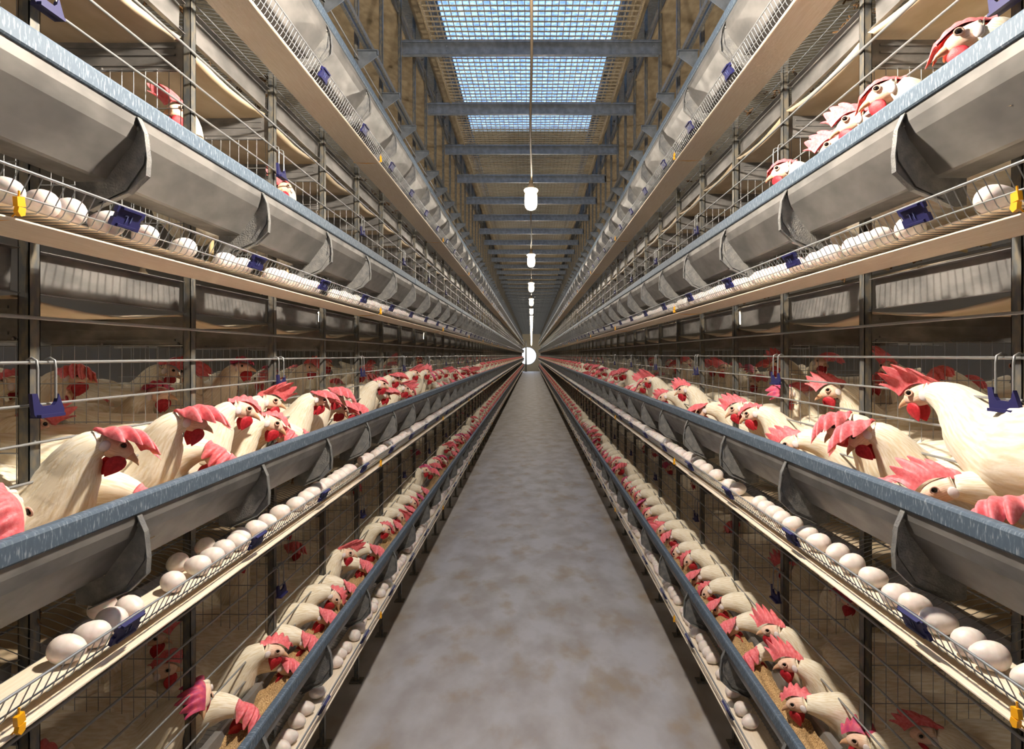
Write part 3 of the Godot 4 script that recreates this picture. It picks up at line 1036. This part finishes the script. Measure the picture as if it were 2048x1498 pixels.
# one continuous body: tail, trunk, folded wings, neck and skull; forward is +x, feet at y 0
func hen_body(head: Vector3, fwd: Vector3, seed_no: int, fine := true, squat := 0.0) -> Shape:
	var q := Shape.new()
	var low := -squat
	var occ := head - fwd * 0.026
	var start := Vector3(0.125, 0.222 + low, 0.0)
	var reach := occ - start
	var away := Vector2(reach.x, reach.z).length()
	var c1 := start + Vector3(0.055, 0.03 + 0.25 * maxf(reach.y, 0.0), 0.1 * reach.z)
	var c2 := occ - fwd * 0.035 - Vector3(0.2 * reach.x, 0.25 * maxf(reach.y, -0.05), 0.2 * reach.z)
	var pts := [Vector3(-0.315, 0.345 + low, 0), Vector3(-0.30, 0.335 + low, 0), Vector3(-0.245, 0.295 + low, 0), Vector3(-0.165, 0.245 + low, 0), Vector3(-0.05, 0.205 + low, 0), Vector3(0.055, 0.20 + low, 0), start]
	var rad := [Vector2(0.012, 0.006), Vector2(0.026, 0.012), Vector2(0.042, 0.035), Vector2(0.072, 0.076), Vector2(0.096, 0.106), Vector2(0.092, 0.100), Vector2(0.068, 0.074)]
	var long := reach.length()
	for u in [0.3, 0.55, 0.8, 1.0]:
		var v1: float = 1.0 - u
		pts.append(start * v1 * v1 * v1 + c1 * 3.0 * v1 * v1 * u + c2 * 3.0 * v1 * u * u + occ * u * u * u)
	rad.append_array([Vector2(0.052, 0.054), Vector2(0.040, 0.041), Vector2(0.030, 0.031), Vector2(0.0205, 0.0215)])
	for e in [[-0.006, 0.0175, 0.0205], [0.010, 0.0185, 0.0215], [0.026, 0.0178, 0.0205], [0.038, 0.0150, 0.0165], [0.046, 0.0105, 0.0115], [0.051, 0.006, 0.0065], [0.053, 0.001, 0.001]]:
		pts.append(occ + fwd * (float(e[0]) + 0.003))
		rad.append(Vector2(e[1], e[2]))
	var rows := []
	var cols := []
	var side := Vector3(0, 0, 1)
	var m := 22 if fine else 12
	var total := pts.size()
	for k in total - 1:
		var steps := (4 if k < 6 else (3 if k < 10 else 2)) if fine else 1
		for j in steps:
			var u := float(j) / steps
			var p: Vector3 = mix3(pts[maxi(k - 1, 0)], pts[k], pts[k + 1], pts[mini(k + 2, total - 1)], u)
			var p2: Vector3 = mix3(pts[maxi(k - 1, 0)], pts[k], pts[k + 1], pts[mini(k + 2, total - 1)], u + 0.05)
			var r: Vector2 = mix3(rad[maxi(k - 1, 0)], rad[k], rad[k + 1], rad[mini(k + 2, total - 1)], u)
			r = Vector2(maxf(r.x, 0.001), maxf(r.y, 0.001))
			var t := (p2 - p).normalized()
			side = (side - t * side.dot(t)).normalized()
			var up := side.cross(t)
			var ring := []
			var skull := k >= 11
			for b in m:
				var a := TAU * b / m
				var ca := cos(a)
				var sa := -sin(a)
				var w := 1.0
				if not skull:
					var dir := side * ca + up * sa
					w += 0.05 * grain.get_noise_3d(p.x * 900.0 + seed_no * 37.0, dir.y * 160.0 + p.y * 300.0, dir.z * 160.0)
					if k >= 1 and k <= 5:
						var wing := smoothstep(-0.25, -0.19, p.x) * (1.0 - smoothstep(0.05, 0.10, p.x)) * smoothstep(0.40, 0.62, absf(ca)) * smoothstep(-0.42, -0.22, sa)
						w += wing * 0.14
					if k >= 7 and fine:
						w += 0.012 * sin(a * 7.0 + p.x * 60.0 + seed_no)
				ring.append(p + side * (ca * r.x * w) + up * (sa * r.y * w))
			rows.append(ring)
			cols.append(SKIN if k >= 12 else (SKIN.lerp(Color.WHITE, 0.5) if k == 11 else Color.WHITE))
	q.rings(rows, true, cols)
	# shanks and toes
	q.tint = SHANK
	for h in [-1.0, 1.0]:
		var z: float = 0.045 * h
		q.tube([Vector3(-0.02, 0.14 + low * 0.5, z), Vector3(-0.005, 0.085, z), Vector3(-0.012, 0.012, z)], 0.0075, 6)
		for a in ([-0.5, 0.0, 0.5, PI] if fine else []):
			q.tube([Vector3(-0.012, 0.014, z), Vector3(-0.012 + 0.03 * cos(a), 0.010, z + 0.03 * sin(a)), Vector3(-0.012 + 0.055 * cos(a), 0.003, z + 0.055 * sin(a))], 0.0045, 5)
	return q

# single comb with five points; it bends over by «flop» radians and leans forward by «lean»
func comb_mesh(flop: float, tall: float, lean: float, called: String) -> ArrayMesh:
	var q := Shape.new()
	var nu := 30
	var nv := 7
	var faces := [[], []]
	for a in nu + 1:
		var u := float(a) / nu
		var base := Vector3(0.036 - 0.076 * u, 0.008 + 0.0125 * sin(PI * clampf(u * 1.15, 0, 1)), 0)
		var spike := 0.60 + 0.40 * pow(absf(cos(PI * (5.0 * u))), 1.3)
		var env := 0.42 + 0.58 * sin(PI * clampf(0.12 + 0.80 * u, 0.0, 1.0))
		if u > 0.9:
			env *= 1.0 - (u - 0.9) * 5.0
		var h := tall * env * spike
		var l0 := []
		var r0 := []
		var p := base
		var along := 0.004 * sin(u * 17.0)
		for b in nv + 1:
			var v := float(b) / nv
			var ang := flop * pow(v, 0.6)
			var step := h / nv
			if b > 0:
				p += Vector3(lean * step * v + (0.5 - u) * 0.25 * step, cos(ang) * step, sin(ang) * step + along * 0.12)
			var thick := 0.0055 * (1.0 - 0.80 * v) * (0.55 + 0.45 * sin(PI * clampf(u, 0.03, 0.97)))
			if b == nv:
				thick = 0.0002
			var side := Vector3(0, -sin(ang), cos(ang)) * thick
			l0.append(p + side)
			r0.append(p - side)
		faces[0].append(l0)
		faces[1].append(r0)
	q.rings(faces[0], false)
	q.rings(faces[1], false, [], true)
	for e in [0, nu]:
		for b in nv:
			q.quad(faces[0][e][b], faces[1][e][b], faces[1][e][b + 1], faces[0][e][b + 1])
	return q.mesh(M[called])

func wattle_mesh() -> ArrayMesh:
	var q := Shape.new()
	var rr := []
	for k in 9:
		var v := float(k) / 8.0
		var wide := 0.0155 * sin(PI * clampf(0.10 + 0.90 * pow(v, 0.8), 0, 1)) + 0.0008
		var ring := []
		for b in 12:
			var a := TAU * b / 12.0
			ring.append(Vector3(wide * cos(a) - 0.006 * v, -0.036 * v, -0.0042 * sin(a) * (1.0 - 0.5 * v) * (wide / 0.0155 + 0.15)))
		rr.append(ring)
	rr.reverse()
	q.rings(rr)
	return q.mesh(M.wattle_flesh)

func beak_shape() -> Shape:
	var q := Shape.new()
	var rr := []
	for e in [[0.018, -0.003, 0.0085, 0.0085], [0.026, -0.004, 0.0075, 0.0075], [0.034, -0.006, 0.0055, 0.0055], [0.041, -0.009, 0.0034, 0.0036], [0.046, -0.013, 0.0008, 0.0010]]:
		var ring := []
		for b in 10:
			var a := TAU * b / 10.0
			ring.append(Vector3(e[0], e[1] - e[3] * sin(a), e[2] * cos(a)))
		rr.append(ring)
	q.rings(rr)
	return q

func make_parts() -> void:
	grain.frequency = 0.02
	grain.fractal_octaves = 3
	parts.comb = []
	for e in [[2.8, 0.074, 0.45], [-2.8, 0.074, 0.45], [2.3, 0.068, 0.8], [-2.3, 0.068, 0.8], [0.9, 0.056, 0.9], [-0.8, 0.056, 0.8], [2.55, 0.084, 0.6], [-2.55, 0.084, 0.6]]:
		parts.comb.append(comb_mesh(e[0], e[1], e[2], "comb_flesh"))
	parts.purple = [comb_mesh(2.1, 0.062, 0.3, "purple_flesh"), comb_mesh(-2.1, 0.062, 0.3, "purple_flesh")]
	parts.wattle = wattle_mesh()
	parts.beak = beak_shape().mesh(M.beak_horn)
	var e := Shape.new()
	e.ball(Vector3.ZERO, Vector3(0.0047, 0.0047, 0.0035), 7, 10)
	parts.eye = e.mesh(M.eye_dark)
	var l := Shape.new()
	var ring := []
	for k in 13:
		ring.append(Vector3(0.0058 * cos(TAU * k / 12.0), 0.0052 * sin(TAU * k / 12.0), 0))
	l.tube(ring, 0.0015, 6, false)
	parts.lid = l.mesh(M.eyelid)
	var lobe := Shape.new()
	lobe.ball(Vector3.ZERO, Vector3(0.0075, 0.0095, 0.0035), 7, 10)
	parts.lobe = lobe.mesh(M.earlobe)

func head_at(head: Vector3, fwd: Vector3) -> Transform3D:
	var r := fwd.cross(Vector3.UP)
	if r.length() < 0.05:
		r = Vector3(0, 0, 1)
	r = r.normalized()
	return Transform3D(Basis(fwd, r.cross(fwd), r), head)

# s, t: row and tier; d, x, y: where the head is (y from the trough rail); turn: body heading, 0 to the aisle, 90 away from the lens;
# look: heading of the head; dip: how far the beak points down; comb: which comb
func hen(s: int, t: int, d: float, x: float, y: float, turn: float, look: float, dip: float, comb: int, label: String, group: String, reach := 0.0, floor_y := 99.0) -> Node3D:
	var f := 1.0 if s == 0 else -1.0       # +1: the aisle lies to +x
	var dir := Vector3(cos(deg_to_rad(turn)) * f, 0, -sin(deg_to_rad(turn)))
	if reach == 0.0:
		reach = 0.29 + clampf(0.10 - y, 0.0, 0.2) * 0.45
	var head := at(s, x, RAIL[s][t] + y, d)
	var foot := head - dir * reach
	var fx: float = absf(foot.x) + NEARER[s]
	var ground: float = -0.285 + 0.15 * (fx - 1.06) if floor_y > 90.0 else floor_y
	foot.y = EYE + RAIL[s][t] + ground
	var o := thing("hen", label, "hen", foot, group)
	o.basis = Basis(dir, Vector3.UP, dir.cross(Vector3.UP)) * HEN
	var inv := o.transform.affine_inverse()
	var gaze := Vector3(cos(deg_to_rad(look)) * f * cos(deg_to_rad(dip)), -sin(deg_to_rad(dip)), -sin(deg_to_rad(look)) * cos(deg_to_rad(dip)))
	var hl := inv * head
	var gl := (inv.basis * gaze).normalized()
	if s == 1 and comb < 8 and comb != 4 and comb != 5:
		comb = comb ^ 1          # combs hang to the side that the photograph shows
	var body := hen_body(hl, gl, taken.get("hen", 1), true, clampf(0.33 - hl.y, 0.0, 0.06))
	part("body", body.mesh(M.plumage), o)
	dress(o, head_at(hl, gl), comb)
	return o

func dress(o: Node3D, h: Transform3D, comb: int) -> void:
	h = h * Transform3D(Basis() * 1.16, Vector3(-0.004, 0.002, 0))
	var cm: Mesh = parts.comb[comb % 8] if comb < 8 else parts.purple[comb % 2]
	fast_part("comb", cm, o, 0, h)
	fast_part("beak", parts.beak, o, 0, h)
	for k in 2:
		var z := 1.0 if k == 0 else -1.0
		fast_part("wattle", parts.wattle, o, k, h * Transform3D(Basis(Vector3.UP, 0.35 * z), Vector3(0.016, -0.011, 0.0085 * z)))
		fast_part("eye", parts.eye, o, k, h * Transform3D(Basis(Vector3.UP, -0.22 * z), Vector3(0.006, 0.0055, 0.0172 * z)))
		fast_part("eyelid", parts.lid, o, k, h * Transform3D(Basis(Vector3.UP, -0.22 * z), Vector3(0.006, 0.0055, 0.0182 * z)))
		fast_part("earlobe", parts.lobe, o, k, h * Transform3D(Basis.IDENTITY, Vector3(-0.016, -0.0065, 0.0175 * z)))

# [row, tier, distance, x, height over the rail, body heading, head heading, dip, comb, what it does]
const STARS := [
	[0, 1, 1.10, 0.957, 0.012, 12, -25, 50, 6, "foremost at the trough, pink comb hanging over its face"],
	[0, 1, 1.36, 0.94, 0.098, 18, 45, 32, 2, "long drooping comb and red wattle, beside the first full post"],
	[0, 1, 1.69, 0.95, 0.118, 10, 50, 20, 6, "big toothed pink comb hiding its face, neck held high"],
	[0, 1, 1.50, 0.965, -0.075, 14, 20, 66, 0, "round white neck, head down, behind the first drooping comb"],
	[0, 1, 1.95, 0.965, -0.075, 14, 25, 66, 0, "smooth white neck bent into the trough below a clear profile"],
	[0, 1, 2.56, 0.965, -0.07, 14, 25, 66, 2, "white neck bent down beyond the rounded comb"],
	[1, 1, 1.52, 0.965, -0.07, 14, 25, 66, 4, "head down in the trough before the spread comb"],
	[0, 1, 1.82, 0.957, -0.012, 12, 10, 60, 0, "only pink comb and neck showing over the rail"],
	[0, 1, 2.02, 0.965, 0.120, 30, 42, 22, 7, "head raised in clear profile with red wattle and folded comb"],
	[0, 1, 2.22, 0.955, 0.050, 28, 36, 30, 3, "head in profile just above the rail with a bright wattle"],
	[0, 1, 2.36, 1.02, 0.122, 34, 40, 15, 4, "grey-lidded head peering from behind its neighbours"],
	[0, 1, 2.33, 0.957, -0.022, 15, 20, 62, 0, "rounded pink comb just clearing the rail"],
	[0, 1, 2.70, 0.95, 0.100, 18, 42, 30, 2, "drooping comb with a purple rear lobe, neck arched"],
	[0, 1, 2.90, 0.94, 0.105, 24, 40, 30, 6, "ragged pink comb with pointed teeth, head high"],
	[0, 1, 3.02, 0.957, 0.032, 22, 40, 40, 2, "wide pink comb low behind the rail"],
	[0, 1, 3.28, 0.957, -0.005, 16, 30, 55, 6, "feeding with a toothed comb over the rail"],
	[0, 1, 3.80, 0.95, 0.118, 22, 45, 15, 3, "upright head with a bright red comb"],
	[0, 1, 3.93, 0.957, 0.045, 25, 62, 18, 2, "rosy face held low in front of an upright neighbour"],
	[0, 1, 4.28, 0.97, 0.135, 20, 40, 18, 2, "raised head with a flat pink comb"],
	[0, 1, 4.42, 0.93, 0.055, 20, 40, 28, 4, "white neck arched over the rail with a small comb"],
	[0, 1, 4.75, 0.957, 0.01, 15, 35, 42, 3, "pink comb low between two white necks"],
	[0, 1, 5.05, 0.98, 0.150, 30, 45, 10, 4, "tall alert head above the others"],
	[0, 1, 5.50, 0.96, 0.145, 25, 45, 12, 5, "slim raised head looking along the row"],
	[1, 1, 1.545, 1.04, 0.192, 72, 66, 20, 5, "big, standing sideways with a spread comb of long points", 0.33, -0.09],
	[1, 1, 1.66, 0.955, 0.068, 18, 46, 42, 6, "pink comb spread like fingers over its face"],
	[1, 1, 1.84, 0.985, 0.075, 14, 36, 38, 6, "pale pink comb peeping from behind a larger comb"],
	[1, 1, 1.36, 0.965, -0.012, 16, 30, 26, 4, "small smooth comb, second head from the right edge"],
	[1, 1, 1.155, 0.955, -0.02, 10, 35, 40, 6, "pink comb cut by the right edge of the picture"],
	[1, 1, 2.12, 0.957, -0.022, 24, 40, 34, 4, "head low behind the rail, broad white back behind it"],
	[1, 1, 2.50, 0.957, 0.048, 24, 40, 26, 3, "clear profile with a hanging round red wattle and smooth comb"],
	[1, 1, 2.66, 0.95, 0.055, 20, 38, 26, 4, "pink comb and eye showing just behind its neighbour's comb"],
	[1, 1, 2.60, 1.15, 0.118, -20, -50, 30, 8, "set back, purple-red comb folded over its head"],
	[1, 1, 2.24, 1.16, 0.160, 10, 30, 18, 4, "standing behind the bars, head up beside the second post"],
	[1, 1, 3.22, 0.957, -0.012, 22, 36, 40, 2, "feeding hen with a folded white wing showing"],
	[1, 1, 3.58, 0.945, 0.085, 20, 36, 18, 4, "slim raised neck with a pointed pink comb"],
	[1, 1, 4.15, 0.957, 0.0, 20, 36, 34, 4, "small head just above the rail"],
	[1, 1, 4.62, 0.945, 0.105, 22, 40, 12, 5, "raised white head with a ragged comb"],
	[1, 1, 4.85, 0.94, 0.05, 18, 36, 28, 3, "red comb behind a raised white head"],
	[0, 0, 2.28, 0.975, 0.045, 14, 30, 22, 7, "head raised over the grain, grey face and bright pink comb"],
	[0, 0, 2.34, 0.955, -0.055, 10, 20, 50, 2, "ragged comb dipping to the grain below a raised neighbour"],
	[0, 0, 2.02, 0.965, -0.045, 12, 20, 58, 0, "nearest at the grain, cream back and comb against the rail"],
	[0, 0, 1.90, 1.04, 0.085, 10, -60, 40, 8, "purple drooping comb, head turned to the lens"],
	[0, 0, 2.55, 0.957, -0.06, 14, 30, 60, 0, "head buried in the trough, back feathers ruffled"],
	[0, 0, 2.76, 0.957, -0.045, 18, 34, 55, 6, "red face and pink comb pecking beside the dark rail"],
	[0, 0, 2.92, 0.957, -0.015, 12, 15, 60, 7, "toothed comb hanging straight down to the grain"],
	[0, 0, 3.10, 0.957, -0.05, 12, 25, 62, 2, "long white neck bent into the trough"],
	[0, 0, 3.22, 0.985, 0.105, 16, 32, 18, 4, "head held high with a clean pink comb"],
	[0, 0, 3.42, 0.957, -0.045, 14, 30, 55, 0, "pecking close behind a raised head"],
	[0, 0, 3.64, 0.957, -0.03, 14, 30, 50, 6, "crouched white body with the comb at the rail"],
	[0, 0, 3.95, 0.957, 0.02, 16, 35, 38, 3, "half raised head with a dark red comb"],
	[1, 0, 2.36, 0.985, 0.105, 12, 34, 14, 4, "head raised with a pointed pink comb and round wattle"],
	[1, 0, 2.20, 0.985, 0.055, 10, 34, 18, 4, "broad pink comb, behind the foremost feeding head"],
	[1, 0, 2.06, 0.955, -0.01, 12, 38, 24, 7, "foremost over the grain, long comb lying forward on the feed"],
	[1, 0, 1.88, 1.07, -0.02, 14, 42, 14, 8, "dark red comb hanging behind its eye, beside the nearest post"],
	[1, 0, 1.80, 1.22, 0.05, 30, 30, 18, 5, "wedge of red comb behind the bars, lowest right"],
	[1, 0, 2.46, 0.957, -0.065, 8, 20, 66, 0, "round white back, red wattles in the grain"],
	[1, 0, 2.72, 0.957, -0.055, 12, 32, 60, 6, "pink and red comb flat on the grain"],
	[1, 0, 2.93, 0.957, -0.05, 14, 30, 60, 2, "grey lidded eye and comb against the rail"],
	[1, 0, 3.12, 0.957, -0.05, 10, 25, 62, 7, "comb and wattle in a clump of heads at the grain"],
	[0, 0, 2.05, 1.27, -0.06, 62, 40, 25, 8, "low behind the bars, red comb beside the nearest tall post"],
	[0, 0, 2.2, 1.38, 0.13, 50, 20, 10, 5, "standing behind the bars with a red comb and wattle"],
	[1, 2, 1.27, 0.96, 0.105, 14, 42, 12, 7, "largest and nearest head over the rail, pointed comb"],
	[1, 2, 1.56, 0.955, 0.115, 14, 42, 14, 7, "second head over the rail, white earlobe"],
	[1, 2, 1.715, 0.955, 0.098, 14, 42, 14, 4, "third head over the rail, smooth pink comb"],
	[1, 2, 1.84, 0.965, 0.07, 14, 40, 22, 4, "dark red comb just behind the third head"],
	[1, 2, 2.19, 0.955, 0.107, 14, 42, 12, 7, "fourth head over the rail, long pointed comb"],
	[0, 2, 1.95, 1.15, 0.235, -70, -105, 12, 4, "face and comb split by a post, behind wires"],
	[0, 2, 2.66, 1.10, 0.185, -60, -95, 14, 4, "red comb behind the rail beside a blue cradle"],
]

func hens() -> void:
	make_parts()
	var made := 0
	for e in STARS:
		hen(e[0], e[1], e[2], e[3], e[4], e[5], e[6], e[7], e[8], "white hen, %s tier %s: %s" % [TIER[e[1]], SIDE[e[0]], e[9]], "hens at the troughs", e[10] if e.size() > 10 else 0.0, e[11] if e.size() > 11 else 99.0)
		made += 1
	# the row goes on at both troughs
	var ends := [[4.2, 3.32], [5.7, 5.05]]
	for t in 2:
		for s in 2:
			var d: float = ends[t][s]
			var n := 1
			while d < 10.6:
				var low := rng.randf() < (0.72 if t == 0 else 0.45)
				var y := rng.randf_range(-0.06, -0.02) if low else rng.randf_range(0.03, 0.12)
				var dip := rng.randf_range(45, 65) if low else rng.randf_range(12, 34)
				hen(s, t, d, rng.randf_range(0.952, 0.972) + (0.0 if low else 0.01), y, rng.randf_range(4, 26), rng.randf_range(10, 44), dip, rng.randi_range(0, 9), "white hen %s, %s tier %s, %s beyond the near group" % ["pecking in the trough" if low else "looking over the trough", TIER[t], SIDE[s], nth(n)], "hens at the troughs")
				d += rng.randf_range(0.20, 0.25)
				n += 1
				made += 1
	# hens standing further back behind the bars
	var deep := {"0_0": [[1.55, 1.30], [1.98, 1.45], [2.10, 1.28], [2.5, 1.5], [2.72, 1.32], [3.05, 1.52], [3.3, 1.3]], "1_0": [[1.5, 1.5], [2.15, 1.55], [2.45, 1.34], [2.75, 1.5], [3.05, 1.33], [3.4, 1.5]],
		"0_1": [[1.30, 1.52], [1.72, 1.42], [1.50, 1.60], [2.05, 1.55], [2.2, 1.36], [2.62, 1.50], [2.8, 1.34], [3.2, 1.45]], "1_1": [[1.62, 1.5], [1.95, 1.36], [2.12, 1.55], [2.45, 1.5], [2.85, 1.34], [3.05, 1.52], [3.3, 1.4]]}
	for key in deep:
		var s := int(key[0])
		var t := int(key[2])
		var spots: Array = deep[key].duplicate()
		var d := 3.6
		while d < 7.2:
			spots.append([d, rng.randf_range(1.28, 1.55)])
			d += rng.randf_range(0.26, 0.36)
		d = 1.45
		while d < 4.4:
			spots.append([d, rng.randf_range(1.62, 1.72)])
			d += rng.randf_range(0.24, 0.30)
		spots.sort_custom(func(a, b): return a[0] < b[0])
		var n := 1
		for p in spots:
			var turn: float = [65.0, -55.0, 40.0, -70.0, 20.0, 5.0][rng.randi_range(0, 5)] + rng.randf_range(-12, 12)
			var tall := rng.randf() < 0.6
			hen(s, t, p[0], p[1], rng.randf_range(0.16, 0.26) if tall else rng.randf_range(0.06, 0.12), turn, turn + rng.randf_range(-40, 40), rng.randf_range(0, 25), rng.randi_range(0, 9), "white hen deep in the cages, %s tier %s, %s from the camera end" % [TIER[t], SIDE[s], nth(n)], "hens deep in the cages")
			n += 1
			made += 1
	far_hens()

# beyond them the hens are too small to tell apart: groups of six repeated to the end of the rows
func far_hens() -> void:
	var mesh := ArrayMesh.new()
	var flock := Shape.new()
	var red := Shape.new()
	var horn := Shape.new()
	var z := 0.0
	for k in 6:
		var low := k % 3 != 1
		var reach := 0.24 if low else 0.21
		var head := Vector3(reach, 0.20 if low else 0.33, 0.0)
		var dip := 55.0 if low else 20.0
		var fwd := Vector3(cos(deg_to_rad(dip)), -sin(deg_to_rad(dip)), -0.3 + 0.1 * k).normalized()
		var place := Transform3D(Basis(Vector3.UP, 0.2 - 0.08 * k), Vector3(-reach + 0.01 * (k % 2), 0, z))
		flock.add(hen_body(head, fwd, k, false, 0.04 if low else 0.0), place)
		var h := place * head_at(head, fwd)
		var cs := Shape.new()
		cs.ball(Vector3(0.012, 0.030, 0.010 if k % 2 else -0.010), Vector3(0.034, 0.018, 0.009), 5, 7)
		for w in [-0.009, 0.009]:
			cs.ball(Vector3(0.012, -0.030, w), Vector3(0.013, 0.019, 0.004), 4, 6)
		red.add(cs, h)
		horn.add(beak_shape(), h)
		z -= 0.195
	flock.into(mesh, M.plumage)
	red.into(mesh, M.comb_flesh)
	horn.into(mesh, M.beak_horn)
	var places := []
	for s in 2:
		var f := 1.0 if s == 0 else -1.0
		for t in 2:
			var d := 10.75
			while d < END - 1.6:
				var p := at(s, 0.95, RAIL[s][t] - 0.285, d if s == 0 else d + 1.25)
				places.append(Transform3D(Basis(Vector3.UP, 0.0 if s == 0 else PI) * HEN, p))
				if d < 26.0:
					var p2 := at(s, 1.36, RAIL[s][t] - 0.20, d if s == 0 else d + 1.25)
					places.append(Transform3D(Basis(Vector3.UP, 0.0 if s == 0 else PI) * HEN, p2))
				d += 1.52
	var o := many("distant_hens", mesh, places, self)
	tag(o, "white hens with red combs crowding the far troughs on both sides", "hens")
